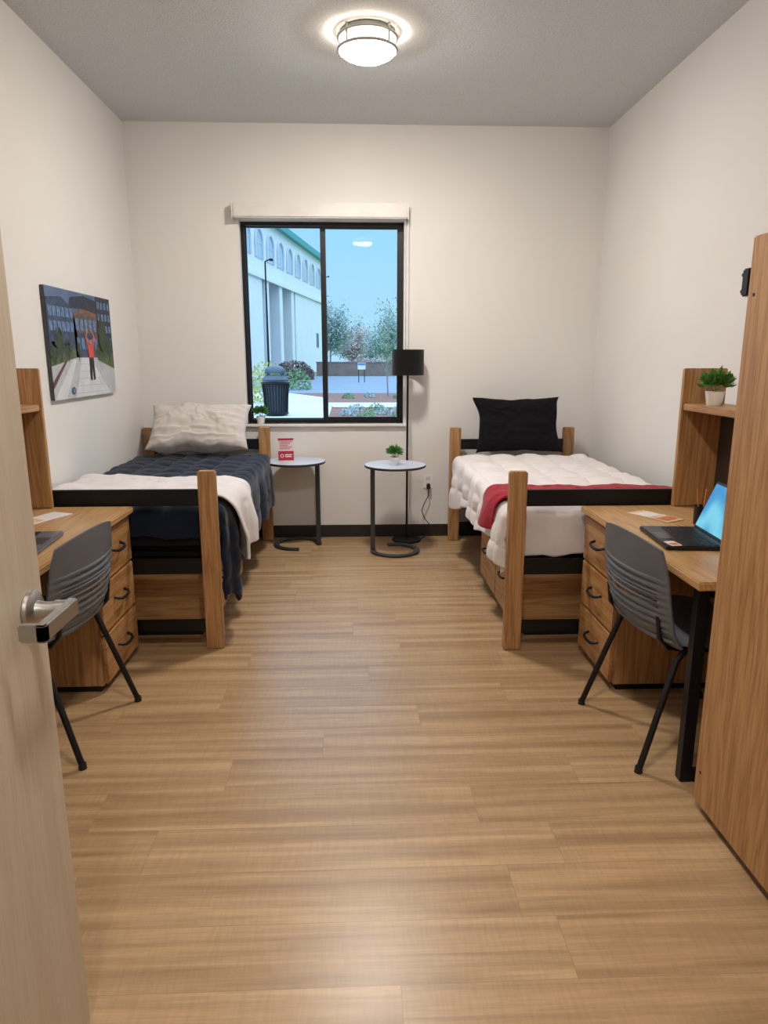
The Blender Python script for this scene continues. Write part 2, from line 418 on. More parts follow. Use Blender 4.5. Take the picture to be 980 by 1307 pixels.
cover('blanket',(BLx+.03,BLy,0),.865,-.955,-.33,.744,.05,.31,.0,WHITEF,'white blanket folded across the foot of the navy bed','blanket',seed=11,amp=.018,thick=.012,foldamp=.05,rr=.075,skew=-.06,corner=.18,clen=.3,nu=120,nv=80,hem=.08)
cover('comforter',(BRx,BRy,0),.88,-.975,.80,.708,.30,.08,.26,CREAM,'cream box-quilted comforter over the bed','bedding',seed=5,amp=.015,quilt=.2,foldamp=.04,rr=.045,hem=.08,nu=130,nv=150,qa=.023,thick=.018)
cover('throw_blanket',(BRx,BRy,0),.885,-.93,-.64,.748,.21,.07,.0,RED,'crimson throw folded across the foot of the cream bed','blanket',seed=15,amp=.014,thick=.01,foldamp=.05,rr=.08,skew=-.05,nu=110,nv=50,hem=.1)

def pillow(loc,w,h,t,rx,rz,mt,label,seed,pinch=.08,wr=.012,flange=0):
    bm=bmesh.new(); N=64; S={}
    for side in(1,-1):
        for i in range(N+1):
            for j in range(N+1):
                u=i/N*2-1; v=j/N*2-1
                edge=i in(0,N) or j in (0,N)
                if side==-1 and edge: S[(side,i,j)]=S[(1,i,j)]; continue
                x=w/2*u*(1-pinch*(1-v*v)); z=h/2*v*(1-pinch*(1-u*u))
                k=max(0,(1-abs(u)**3.2)*(1-abs(v)**3.2))**.55
                P=Vector((x*9,z*9,seed+side*3))
                n=mnoise.noise(P)+.6*mnoise.noise(P*2.1)
                rg=(1-abs(mnoise.noise(Vector((x*6+n,z*16,seed)))*2))**2
                y=-side*(t/2*k+wr*k*(n+rg*.9))
                z-=.05*k*(1-v)*.3
                x+=.014*mnoise.noise(Vector((z*8,seed,2)))*abs(u); z+=.022*mnoise.noise(Vector((x*7,seed,5)))*abs(v)
                S[(side,i,j)]=bm.verts.new((x,y,z))
    for side in(1,-1):
        for i in range(N):
            for j in range(N):
                f=[S[(side,i,j)],S[(side,i+1,j)],S[(side,i+1,j+1)],S[(side,i,j+1)]]
                bm.faces.new(f if side==1 else f[::-1])
    bmesh.ops.recalc_face_normals(bm,faces=bm.faces[:])
    me=D.meshes.new('pillow'); bm.to_mesh(me); bm.free(); me.materials.append(mt)
    me.polygons.foreach_set('use_smooth',[True]*len(me.polygons))
    o=D.objects.new('pillow',me); COL.objects.link(o); o.location=loc; o.rotation_euler=(rx,0,rz)
    tag(o,label,'pillow',group='bed pillows'); return o
pillow((BLx-.0,5.19,.93),.74,.44,.20,math.radians(-47),math.radians(2),GREYF,'wrinkled light grey pillow leaning at the head of the bed',21,wr=.022)
pillow((BRx+.0,5.17,.945),.66,.44,.16,math.radians(-24),math.radians(-1),BLKF,'black pillow standing against the headboard rail',33,pinch=.12,wr=.016)

# ---------------------------------------------------------------- desks
def desk(loc,mir,depth,label):
    r=root('desk',loc,label,'desk',group='student desks'); dp=depth; L=1.17
    MB().box(-.02,dp,0,L,.71,.74,bev=.005).done('desktop',OAKTOP,r,mirror=mir)
    m=MB(); m.box(.02,dp-.02,.72,L-.01,.03,.709,bev=.004); m.box(.04,dp-.04,.735,L-.025,0,.03,1,bev=0)
    ped=m.done('pedestal',[OAKZ,BLACKP],r,mirror=mir)
    zs=[(.04,.255),(.262,.477),(.484,.70)]
    for z0,z1 in zs:
        d=MB().box(0,.02,.725,L-.015,z0,z1,bev=.005).done('drawer',OAKY,ped,mirror=mir)
        m=MB(); yc=(.72+L-.01)/2; zc=(z0+z1)/2+.01
        m.tube([(0,yc-.065,zc+.006),(-.02,yc-.06,zc),(-.03,yc-.04,zc-.006),(-.032,yc,zc-.008),(-.03,yc+.04,zc-.006),(-.02,yc+.06,zc),(0,yc+.065,zc+.006)],.007,seg=8)
        h=m.done('handle',BLACK,d,mirror=mir); h['label']='black bail handle'
    m=MB(); y=.07
    m.box(.01,.05,y-.02,y+.02,.0,.709,bev=.003); m.box(dp-.06,dp-.02,y-.02,y+.02,0,.709,bev=.003)
    m.box(.05,dp-.06,y-.02,y+.02,.0,.035,bev=.003); m.box(.05,dp-.06,y-.02,y+.02,.67,.709,bev=.003)
    m.done('leg_frame',BLACK,r,mirror=mir)
    MB().box(dp-.04,dp-.02,.09,.72,.36,.709,bev=.003).done('modesty_panel',OAKY,r,mirror=mir)
    return r
TACK=mat('tackboard_dark',lin(58,46,38),.8)
def hutch(loc,mir,x0,x1,label):
    r=root('desk_hutch',loc,label,'desk hutch',group='desk hutches'); L=1.15
    for y in (.01,L-.02):
        MB().box(x0,x1,y,y+.028,0,.645,bev=.004).done('side_panel',OAKZ,r,mirror=mir)
    MB().box(x0+.006,x1,.039,L-.021,.455,.485,bev=.003).done('shelf',OAKY,r,mirror=mir)
    MB().box(x1-.012,x1,.039,L-.021,.0,.454,bev=.002).done('back_panel',TACK,r,mirror=mir)
    return r
RDX,RDY=1.095,2.03; LDX,LDY=-1.09,2.10
desk((RDX,RDY,0),False,.61,'oak three-drawer desk with black leg frame, beside the wardrobe')
desk((LDX,LDY,0),True,.565,'oak three-drawer desk with black leg frame, near the door')
hutch((RDX,RDY,.741),False,.41,.61,'oak desk hutch with one open shelf holding a potted plant')
hutch((LDX,LDY,.741),True,.345,.56,'oak desk hutch with one open empty shelf')

# ---------------------------------------------------------------- wardrobe
wr=root('wardrobe',(1.087,1.06,0),'tall oak wardrobe with black bracket on its side','wardrobe')
m=MB(); m.box(.02,.62,0,.90,.025,1.76,bev=.004); m.box(.03,.60,.01,.89,0,.025,1,bev=0)
m.done('body',[OAKZ,BLACKP],wr)
for y0,y1,hy in((.003,.462,.40),(.470,.897,.50)):
    d=MB().box(0,.0195,y0,y1,.03,1.755,bev=.004).done('door',OAKZ,wr)
    if hy<.45:
        q=MB(); q.tube([(0,hy,.85),(-.025,hy,.86),(-.028,hy,.90),(-.025,hy,.94),(0,hy,.95)],.006,seg=8); q.done('handle',BLACK,d)
m=MB(); m.box(.0,.022,.901,.935,1.60,1.675,bev=.004); m.cyl((.01,.935,1.66),(.01,.945,1.66),.006); m.cyl((.01,.935,1.615),(.01,.945,1.615),.006)
b=m.done('bracket',BLACK,wr); b['label']='black metal bracket'
for zz_ in (1.60,.14):
    MB().cyl((-.001,.865,zz_),(.002,.865,zz_),.005).done('screw_cap',BLACK,wr)

# ---------------------------------------------------------------- chairs
def chair(loc,rz,label):
    r=root('desk_chair',loc,label,'chair',rotz=rz,group='grey desk chairs')
    def shell(name,fn,nu,nv,skip,th):
        bm=bmesh.new(); g=[[bm.verts.new(fn(i/nu,j/nv)) for i in range(nu+1)] for j in range(nv+1)]
        for j in range(nv):
            for i in range(nu):
                if skip and skip((i+.5)/nu,(j+.5)/nv): continue
                bm.faces.new((g[j][i],g[j][i+1],g[j+1][i+1],g[j+1][i]))
        me=D.meshes.new(name); bm.to_mesh(me); bm.free(); me.materials.append(CHAIR)
        me.polygons.foreach_set('use_smooth',[True]*len(me.polygons))
        o=D.objects.new(name,me); COL.objects.link(o); o.parent=r
        s=o.modifiers.new('s','SOLIDIFY'); s.thickness=th; s.offset=0
        bv=o.modifiers.new('b','BEVEL'); bv.width=.002; bv.segments=2; bv.angle_limit=math.radians(50)
        return o
    def seatf(u,v):
        a=u*2-1;b=v*2-1
        X=a*math.sqrt(max(0,1-.28*b*b)); Y=b*math.sqrt(max(0,1-.28*a*a))
        x=.01+X*.250; y=Y*.262
        z=.447+.018*(abs(Y)**2.5)-.035*max(0,X)**3+.03*max(0,-X)**3-.006*math.cos(Y*1.5)
        return (x,y,z)
    shell('seat',seatf,24,24,None,.012)
    def backf(u,v):
        a=u*2-1; b=v*2-1
        Y=a*math.sqrt(max(0,1-.26*b*b)) if b>0 else a*(1-.04*abs(b)**3)
        Z=b*math.sqrt(max(0,1-.26*a*a)) if b>0 else b
        t=(Z+1)/2
        y=Y*.245; z=.450+t*.375
        x=-.240-.045*t+.060*(Y**2)*(1-.3*t)-.016*math.sin(t*3.14)+.025*max(0,.15-t)/.15
        if .16<t<.66: x+=.005*math.sin((t-.16)/.50*math.pi*2*7)*(1-abs(Y)**4)
        return (x,y,z)
    def skip(u,v):
        a=abs(u*2-1)
        if a>.78: return False
        k=(v-.20)/.062
        return 0<=k<7 and (k%1)>.72
    shell('backrest',backf,30,130,skip,.009)
    for sy in (-1,1):
        MB().tube([(-.13,sy*.205,.436),(-.165,sy*.212,.40),(-.29,sy*.25,.012)],.0115,seg=12).done('leg',BLACK,r)
        MB().tube([(.10,sy*.205,.428),(.135,sy*.212,.39),(.235,sy*.24,.012)],.0115,seg=12).done('leg',BLACK,r)
        MB().tube([(.11,sy*.203,.424),(-.10,sy*.19,.427),(-.19,sy*.19,.44),(-.225,sy*.19,.48),(-.235,sy*.19,.56)],.009,seg=10).done('back_support',BLACK,r)
        for fx,fy in ((-.291,.25),(.236,.24)):
            MB().cyl((fx,sy*fy,0),(fx,sy*fy,.022),.015,.013,seg=16).done('foot_cap',BLACKP,r)
    for xx in (-.12,.10):
        MB().cyl((xx,-.205,.425),(xx,.205,.425),.010).done('cross_bar',BLACK,r)
    return r
chair((1.255,2.42,0),math.radians(5),'grey slotted plastic chair at the desk with the black laptop')
chair((-1.255,2.52,0),math.radians(180-5),'grey slotted plastic chair at the desk beside the open door')

# ---------------------------------------------------------------- side tables
TTOP=mat('table_laminate',lin(196,204,218),.3,0,var=.03); TEDGE=mat('table_dark_edge',lin(40,40,42),.4); TMET=mat('table_steel',lin(74,76,80),.35,.6)
def table(loc,ang,label):
    r=root('side_table',loc,label,'side table',group='round C-shaped side tables',rotz=ang)
    m=MB(); m.lathe([(0,.648),(.222,.648),(.227,.652),(.227,.662),(.224,.665)],seg=64,mi=1); m.lathe([(.224,.665),(.2235,.667),(0,.667)],seg=64,mi=0)
    m.done('tabletop',[TTOP,TEDGE],r)
    m=MB(); m.box(.150,.184,-.014,.014,.012,.648,bev=.005); m.box(-.10,.165,-.014,.014,.636,.648,bev=.003)
    m.done('column',TMET,r)
    m=MB(); pts=[(.167*math.cos(math.radians(a)),.167*math.sin(math.radians(a)),.012) for a in range(-2,290,6)]
    m.tube(pts,.022,seg=10,flat=.5)
    m.done('base_ring',TMET,r)
    return r
table((-.467,5.255,0),math.radians(-8),'round grey side table with C-shaped steel base, holding a small sign')
table((.283,5.04,0),math.radians(180),'round grey side table with C-shaped steel base, holding a small plant')

# ---------------------------------------------------------------- floor lamp
fl=root('floor_lamp',(.395,5.36,0),'black floor lamp with a black drum shade beside the window, off','floor lamp')
MB().lathe([(0,0),(.115,0),(.118,.006),(.115,.016),(.02,.022),(0,.022)],seg=48).done('base',BLACK,fl)
MB().cyl((0,0,.02),(0,0,1.36),.0085,seg=16).done('pole',BLACK,fl)
sh=MB(); sh.lathe([(.122,1.305),(.122,1.495),(.119,1.495),(.119,1.305),(.122,1.305)],seg=48)
for a in (0,120,240):
    sh.cyl((0,0,1.47),(.119*math.cos(math.radians(a)),.119*math.sin(math.radians(a)),1.47),.0025,seg=6)
sh.done('lamp_shade',fabric('lampshade_black',lin(20,20,22)),fl)
MB().cyl((0,0,1.36),(0,0,1.42),.018,seg=16).done('lamp_socket',BLACKP,fl)

# ---------------------------------------------------------------- outlet + cord
o=root('wall_outlet',(.577,YB-.001,.457),'white duplex wall outlet near the floor lamp','outlet')
m=MB(); m.box(-.036,.036,-.006,0,-.058,.058,bev=.003)
m.done('cover_plate',WHITEP,o)
for z in(.024,-.024):
    MB().box(-.016,.016,-.009,-.005,z-.014,z+.014,bev=.004).done('receptacle',mat('receptacle_ivory',lin(205,202,195),.4),o)
pc=root('power_cord',(.577,YB-.03,.43),'black plug and power cord hanging to the floor','power cord')
MB().box(-.015,.015,-.022,.018,-.03,.012,bev=.005).done('plug',BLACKP,pc)
MB().tube([(0,-.012,-.03),(0,-.018,-.08),(-.03,-.02,-.14),(-.055,-.022,-.20),(-.03,-.03,-.27),(.02,-.035,-.33),(-.01,-.045,-.39),(-.04,-.06,-.42),(-.08,-.085,-.424),(-.12,-.11,-.424)],.0035,seg=8).done('cable',BLACKP,pc)

# ---------------------------------------------------------------- potted plants
LEAF=mat('leaf_green',lin(74,128,48),.55,0,var=.35,vscale=40); SOIL=mat('soil',lin(60,44,32),.95)
def plant(loc,pr,ph,fr,label,n=260,seed=1):
    rnd=random.Random(seed)
    r=root('potted_plant',loc,label,'plant',group='small potted plants')
    MB().lathe([(0,0),(pr*.72,0),(pr*.78,.004),(pr*.98,ph*.9),(pr,ph),(pr*.9,ph),(pr*.88,ph*.86),(0,ph*.86)],seg=32).done('pot',CERAM,r)
    bm=bmesh.new()
    for i in range(n):
        th=rnd.uniform(0,2*math.pi); ph_=math.acos(rnd.uniform(-.35,1)); rad=fr*rnd.uniform(.35,1)
        c=Vector((math.sin(ph_)*math.cos(th),math.sin(ph_)*math.sin(th),math.cos(ph_)))
        p=Vector((0,0,ph+fr*.55))+Vector((c.x*rad,c.y*rad,c.z*rad*.8))
        s=fr*.26*rnd.uniform(.7,1.3)
        d=(c+Vector((rnd.uniform(-.5,.5),rnd.uniform(-.5,.5),rnd.uniform(-.2,.7)))).normalized()
        w=d.cross(Vector((rnd.uniform(-1,1),rnd.uniform(-1,1),rnd.uniform(-1,1)))).normalized()
        nn=d.cross(w)
        vs=[bm.verts.new(p-d*s),bm.verts.new(p+w*s*.45+nn*s*.1),bm.verts.new(p+d*s),bm.verts.new(p-w*s*.45+nn*s*.1)]
        bm.faces.new(vs)
    for k in range(9):
        a=k*2.4; q=Vector((math.cos(a)*fr*.6,math.sin(a)*fr*.6,ph+fr*rnd.uniform(.4,1.0)))
        b0=Vector((0,0,ph*.85)); w=Vector((.0012,0,0))
        bm.faces.new([bm.verts.new(b0-w),bm.verts.new(b0+w),bm.verts.new(q+w),bm.verts.new(q-w)])
    me=D.meshes.new('foliage'); bm.to_mesh(me); bm.free(); me.materials.append(LEAF)
    ob=D.objects.new('foliage',me); COL.objects.link(ob); ob.parent=r
    MB().lathe([(0,0),(pr*.87,0),(pr*.87,.003),(0,.004)],(0,0,ph*.86)).done('soil',SOIL,r)
plant((1.58,3.02,.741+.486),.040,.062,.07,'small leafy green plant in white pot on the hutch shelf',seed=4)
plant((.275,5.0,.668),.036,.06,.062,'small leafy green plant in white pot on the side table',seed=5)
plant((-.755,5.525,.925),.036,.06,.062,'small leafy green plant in white pot on the window sill',seed=6)

# ---------------------------------------------------------------- table sign
sg=root('tabletop_sign',(-.535,5.22,.668),'small acrylic stand with a white and crimson card','sign',rotz=math.radians(6))
PAPER=mat('paper_white',lin(232,226,222),.6); PRED=mat('print_crimson',lin(170,44,68),.5); PGREY=mat('print_grey',lin(180,110,120),.6); PWHITE=mat('print_white',lin(245,240,240),.6); PINK=mat('card_pale',lin(226,206,204),.6)
m=MB(); m.box(-.058,.058,-.003,.003,.004,.175,bev=0); m.box(-.058,.058,-.0045,-.003,.006,.078,1,bev=0)
m.box(-.058,.058,-.0045,-.003,.158,.175,1,bev=0)
for k in range(5): m.box(-.045,.045-.015*(k%3),-.0042,-.003,.144-k*.013,.150-k*.013,2,bev=0)
m.cyl((-.03,-.0045,.042),(-.03,-.0052,.042),.013,mi=3); m.cyl((-.03,-.0052,.042),(-.03,-.0056,.042),.009,mi=1)
m.box(-.008,.045,-.0054,-.0045,.046,.053,3,bev=0); m.box(-.008,.04,-.0054,-.0045,.032,.039,3,bev=0)
m.done('card',[PINK,PRED,PGREY,PWHITE],sg,smooth=0)
MB().box(-.06,.06,-.03,.03,0,.004,bev=.001).done('stand_base',WHITEP,sg)

# ---------------------------------------------------------------- laptops and papers
def screen_mat():
    m=D.materials.new('laptop_screen_glow'); m.use_nodes=True; nt=m.node_tree; b=nt.nodes['Principled BSDF']
    tc=nt.nodes.new('ShaderNodeTexCoord'); w=nt.nodes.new('ShaderNodeTexWave'); w.inputs['Scale'].default_value=4; w.inputs['Distortion'].default_value=6
    nt.links.new(tc.outputs['Object'],w.inputs['Vector'])
    r=nt.nodes.new('ShaderNodeValToRGB'); e=r.color_ramp.elements; e[0].color=lin(40,150,215); e[1].color=lin(120,215,240)
    nt.links.new(w.outputs['Fac'],r.inputs['Fac']); nt.links.new(r.outputs['Color'],b.inputs['Emission Color']); b.inputs['Emission Strength'].default_value=.9
    b.inputs['Base Color'].default_value=(.02,.02,.02,1); return m
LAPK=mat('laptop_black',lin(34,36,42),.35,.3); KEY=mat('laptop_keys',lin(14,14,16),.5); LAPG=mat('laptop_grey',lin(120,122,128),.35,.5)
def laptop(loc,rz,body,label,scr,ang=20):
    r=root('laptop',loc,label,'laptop',rotz=rz,group='open laptops')
    MB().box(-.11,.11,-.16,.16,0,.016,bev=.004).done('laptop_base',body,r)
    m=MB()
    for i in range(5):
        for j in range(14): m.box(-.03+i*.024,-.011+i*.024,-.145+j*.0209,-.127+j*.0209,.0155,.0185,bev=.001,seg=1)
    m.done('keyboard',KEY,r)
    MB().box(-.098,-.045,-.05,.05,.0155,.0168,bev=.0005).done('touchpad',mat('touchpad_'+body.name,lin(60,62,68),.3),r)
    M=Matrix.Translation((.108,0,.014))@Matrix.Rotation(math.radians(ang),4,'Y')
    m=MB(); m.box(0,.008,-.16,.16,0,.205,0,bev=.003,M=M); 
    lid=m.done('laptop_lid',body,r)
    MB().box(-.0012,.0005,-.15,.15,.012,.195,bev=0,M=M).done('screen',scr,r,smooth=0)
    return r
SCRM=screen_mat()
laptop((1.258,2.55,.741),math.radians(-5),LAPK,'open black laptop with bright blue screen on the desk',SCRM,22)
laptop((-1.27,2.56,.741),math.radians(180+5),LAPG,'open grey laptop on the desk beside the door',SCRM,20)
PAP2=mat('brochure_cover',lin(226,196,160),.5,0,var=.25,vscale=30); PORG=mat('print_orange',lin(206,120,70),.5,0,var=.25,vscale=30)
def flat(name,loc,w,d,rz,mats,label,cat,deco):
    m=MB(); m.box(-w/2,w/2,-d/2,d/2,0,.003,bev=.0005)
    for q in deco: m.box(q[0],q[1],q[2],q[3],.003,.0036,q[4],bev=0)
    o=m.done(name,mats,loc=loc,rot=(0,0,rz),smooth=0); tag(o,label,cat)
flat('brochure',(1.33,2.95,.741),.11,.22,.5,[PAP2,PORG,PAPER],'printed tan brochure lying on the desk','brochure',[(-.045,.045,-.09,-.03,1),(-.045,.045,.0,.08,2)])
flat('brochure',(-1.38,3.02,.741),.11,.22,-.4,[PAPER,PORG,PAP2],'printed white brochure lying on the desk','brochure',[(-.045,.045,-.09,-.03,2)])
flat('sticker_card',(1.168,2.425,.7585),.04,.06,.1,[PAPER,PORG],'small orange and white card on the laptop','card',[(-.015,.015,-.025,.005,1)])
pcup=root('pen_cup',(1.46,2.80,.741),'small dark cup holding pencils on the desk','pen cup')
MB().lathe([(0,0),(.03,0),(.032,.08),(.029,.08),(.027,.004),(0,.004)],seg=24).done('cup',BLACKP,pcup)
for k,(a,b_) in enumerate(((.012,.01),(-.012,.006),(.0,-.014))):
    MB().cyl((a*.5,b_*.5,.006),(a*1.8,b_*1.8,.15),.0035,seg=6).done('pencil',mat('pencil_paint',lin(205,120,60),.5),pcup)

# ---------------------------------------------------------------- wall print
cp=root('canvas_print',(XL+.001,3.865,1.205),'unframed photo print of a plaza with a person raising both arms','picture')
W_,H_=.98,.605
PM=[mat('pr_'+n,lin(*c),.6,0,var=v,vscale=s) for n,c,v,s in (
 ('sky',(86,106,138),.25,6),('plaza',(182,184,188),.12,16),('glass_building',(54,68,94),.5,30),('brick_building',(92,78,74),.4,22),
 ('tree',(50,64,42),.6,70),('grass',(84,96,60),.5,60),('path',(208,208,210),.08,14),('skin',(176,124,98),.15,20),('shirt',(216,76,56),.15,20),
 ('pants',(26,26,32),.1,20),('edge',(70,70,74),.05,5),('window',(96,124,160),.5,40),('planter',(96,66,58),.3,20),('dark_building',(42,48,62),.5,30),('beam',(124,84,64),.4,20))]
m=MB(); m.box(0,.022,0,W_,0,H_,10,bev=.002)
def P(pts,mi,k):
    x=.0225+k*.0006
    m.poly([(x,u*W_,v*H_) for u,v in pts],mi)
P([(0,0),(1,0),(1,1),(0,1)],0,0)
P([(0,0),(1,0),(1,.40),(0,.40)],1,1)
P([(0,.38),(.0,.90),(.20,.93),(.36,.84),(.40,.62),(.42,.38)],2,2)
P([(.36,.38),(.36,.80),(.52,.85),(.74,.82),(.76,.38)],3,2)
P([(.30,.84),(.34,.94),(.55,.98),(.80,.94),(.78,.82),(.52,.85)],13,2.5)
P([(.36,.80),(.36,.77),(.52,.81),(.74,.78),(.74,.82),(.52,.85)],14,2.7)
P([(.74,.38),(.74,1),(1,1),(1,.38)],13,2)
P([(.42,.40),(.42,.62),(.68,.62),(.68,.40)],2,2.9)
for q in range(2):
    for k in range(5):
        P([(.39+k*.07,.46+q*.18),(.435+k*.07,.46+q*.18),(.435+k*.07,.57+q*.18),(.39+k*.07,.57+q*.18)],11,3)
for q in range(2):
    for k in range(6):
        P([(.02+k*.058,.62+q*.13),(.065+k*.058,.615+q*.13),(.065+k*.058,.70+q*.13),(.02+k*.058,.71+q*.13)],11,3)
for k in range(4):
    for q in range(4): P([(.765+k*.06,.52+q*.12),(.80+k*.06,.52+q*.12),(.80+k*.06,.59+q*.12),(.765+k*.06,.59+q*.12)],11,3)
P([(0,.30),(.36,.38),(.36,.46),(0,.46)],5,3)
P([(.70,.36),(1,.26),(1,.42),(.70,.46)],5,3)
P([(0,.0),(.30,.36),(.36,.36),(.16,.0)],6,3)
P([(.44,.38),(.58,.38),(.90,.0),(.30,.0)],6,2.6)
for k in range(5):
    yv=.32-k*.07; P([(.40-.025*k,yv),(.62+.055*k,yv),(.62+.056*k,yv-.006),(.40-.026*k,yv-.006)],1,3.2)
P([(0,.16),(.20,.36),(.23,.36),(.0,.10)],12,3.5)
def blob(u,v,ru,rv,mi,k,seed):
    rn=random.Random(seed); P([(min(.995,max(.005,u+ru*math.cos(a*math.pi/24)*rn.uniform(.5,1.15))),v+rv*math.sin(a*math.pi/24)*rn.uniform(.5,1.15)) for a in range(48)],mi,k)
for i,(u,v,a,b_) in enumerate(((.12,.50,.07,.15),(.24,.46,.05,.10),(.82,.60,.08,.24),(.93,.48,.06,.14),(.73,.46,.04,.08),(.05,.42,.05,.10),(.40,.46,.03,.08))):
    P([(u-.004,.34),(u+.004,.34),(u+.004,v),(u-.004,v)],13,3.8); blob(u,v,a,b_,4,4+i*.3,i)
def PS(pts,mi,k): P([(.59+u*1.05,.17+v*.84) for u,v in pts],mi,k)
PS([(-.038,.0),(-.012,.0),(0,.16),(.012,.0),(.038,.0),(.034,.27),(-.034,.27)],9,7)
PS([(-.036,.25),(.036,.25),(.042,.36),(.032,.40),(-.032,.40),(-.042,.36)],8,7.5)
PS([(-.040,.35),(-.026,.40),(-.052,.50),(-.074,.49)],8,7.6)
PS([(.040,.35),(.026,.40),(.052,.50),(.074,.49)],8,7.6)
PS([(-.074,.49),(-.054,.50),(-.022,.57),(-.036,.585)],7,7.7)
PS([(.074,.49),(.054,.50),(.022,.57),(.036,.585)],7,7.7)
PS([(.020*math.cos(a*math.pi/8),.445+.038*math.sin(a*math.pi/8)) for a in range(16)],7,8)
PS([(.022*math.cos(a*math.pi/8),.46+.032*math.sin(a*math.pi/8)) for a in range(0,9)],9,8.3)
PS([(-.037,-.015),(-.008,-.015),(-.01,.005),(-.033,.005)],9,7.8); PS([(.008,-.015),(.037,-.015),(.033,.005),(.01,.005)],9,7.8)
P([(.27+.028*math.cos(a*math.pi/8),.07+.035*math.sin(a*math.pi/8)) for a in range(16)],2,8)
P([(.27+.018*math.cos(a*math.pi/8),.07+.022*math.sin(a*math.pi/8)) for a in range(16)],11,8.4)
m.done('print_canvas',PM,cp,smooth=0,recalc=False)

# ---------------------------------------------------------------- outside
CONC=mat('concrete',lin(188,190,190),.9,0,var=.06,vscale=1.2); ASPH=mat('asphalt',lin(120,132,144),.9,0,var=.08,vscale=1)
MULCH=mat('mulch',lin(124,88,76),1,0,var=.35,vscale=14); GRASS=mat('lawn',lin(112,134,90),1,0,var=.25,vscale=3)
STUC=mat('stucco',lin(226,224,222),.9,0,var=.03,vscale=.8); TEAL=mat('teal_metal_roof',lin(66,150,148),.5)
DKW=mat('dark_glazing',lin(92,104,118),.3); STUC2=mat('stucco_grey',lin(200,202,206),.9); AGL=mat('arch_glass',lin(178,192,206),.4)  # second stucco is slightly darker, for arch surrounds and window bars
def gnd(name,pts,z,mt,label,cat):
    q=MB(); q.poly([(x,y,z) for x,y in pts]); o=q.done(name,mt,smooth=0,recalc=False); struct(o,label,cat)
gnd('ground_lawn',[(-60,5.7),(60,5.7),(60,200),(-60,200)],-.06,GRASS,'green lawn','ground')
gnd('ground_sidewalk',[(-14,8),(-.6,8),(-.75,21.5),(-1.3,27),(-3.2,31),(-14,31)],-.03,CONC,'pale concrete walkway outside the window','ground')
gnd('ground_walk',[(-.7,21.3),(14,20.8),(14,22.9),(-1.0,23.6)],-.025,CONC,'pale concrete path crossing the beds','ground')
gnd('ground_planting_bed',[(-.6,8),(14,8),(14,20.8),(-.75,21.3)],-.04,MULCH,'brown mulch planting bed','ground')
gnd('ground_planting_strip',[(-1.05,23.7),(14,23.0),(14,29.5),(-2.8,30.5)],-.035,MULCH,'brown mulch strip by the road','ground')
gnd('ground_road',[(-20,31),(20,30),(22,57),(-3,60),(-20,60)],-.045,ASPH,'grey asphalt road','ground')
bd=root('campus_building',(-3.6,78,0),'white stucco building with teal cornice, arches and square columns','building',rotz=math.radians(-8.05))
m=MB()
m.box(-14,0,-46,0,7.4,11.5,bev=0); m.box(-14,0,-46,-24,0,7.4,bev=0); m.box(-14,0,-13,0,0,7.4,bev=0); m.box(-14,-3,-24,-13,0,7.4,bev=0)
m.box(0,.15,-46,0,7.2,7.5,bev=0)
m.done('building_body',STUC,bd,smooth=0)
m=MB(); m.box(-14,.4,-46.5,.5,11.5,12.0,bev=0); m.done('cornice',TEAL,bd,smooth=0)
for k in range(14):
    yc=-2.2-k*3.2
    q=MB(); w=.95
    pts=[(.03,yc-w,8.6),(.03,yc+w,8.6)]+[(.03,yc+w*math.cos(a*math.pi/12),9.7+w*math.sin(a*math.pi/12)) for a in range(13)]
    q.poly(pts,1)
    arc=[(.06,yc-w,8.6)]+[(.06,yc+w*math.cos(math.pi-a*math.pi/12),9.7+w*math.sin(math.pi-a*math.pi/12)) for a in range(13)]+[(.06,yc+w,8.6)]
    q.tube(arc,.10,seg=6,mi=0)
    q.box(.02,.05,yc-.05,yc+.05,8.6,10.6,0,bev=0); q.box(.02,.05,yc-w,yc+w,9.65,9.75,0,bev=0)
    q.done('arch_window',[STUC2,AGL],bd,smooth=0)
for yy in (-22.5,-18.2,-14.0):
    MB().box(-.9,.0,yy-.5,yy+.5,0,7.39,bev=.04).done('column',STUC,bd)
for z in (1.0,4.4):
    for yy in (-22.8,-19.5,-16):
        q=MB(); q.box(-3.0,-2.95,yy-.9,yy+.9,z,z+2.2,0,bev=0); q.box(-2.96,-2.92,yy-.04,yy+.04,z,z+2.2,1,bev=0); q.done('window',[DKW,STUC2],bd,smooth=0)
MB().box(0,.05,-3.5,-2.5,2.6,4.0,bev=0).done('window',DKW,bd,smooth=0)

tcn=root('outdoor_trash_can',(-2.09,18.3,-.03),'black slatted outdoor trash can with domed lid','trash can')
m=MB()
for k in range(26):
    a=k*2*math.pi/26; c,s_=math.cos(a),math.sin(a)
    m.tube([(c*.29,s_*.29,.04),(c*.31,s_*.31,.5),(c*.35,s_*.35,.86)],.019,seg=6)
for z,rr in((.06,.30),(.84,.35)): m.tube([(rr*math.cos(a*math.pi/20),rr*math.sin(a*math.pi/20),z) for a in range(40)],.03,seg=6,closed=True)
m.cyl((0,0,.03),(0,0,.84),.235,.27,seg=24,mi=1)
m.done('slatted_body',[BLACK,mat('bin_liner_grey',lin(84,90,98),.6)],tcn)
m=MB(); m.lathe([(.35,.89),(.35,.93),(.27,1.02),(.26,1.05)],seg=32)
m.lathe([(.28,1.08),(.27,1.16),(.2,1.24),(.1,1.285),(0,1.3)],seg=32)
for a in (45,135,225,315): m.cyl((.26*math.cos(math.radians(a)),.26*math.sin(math.radians(a)),.95),(.26*math.cos(math.radians(a)),.26*math.sin(math.radians(a)),1.12),.02,seg=8)
m.done('domed_lid',mat('trash_lid_steel',lin(70,80,90),.35,.4),tcn)

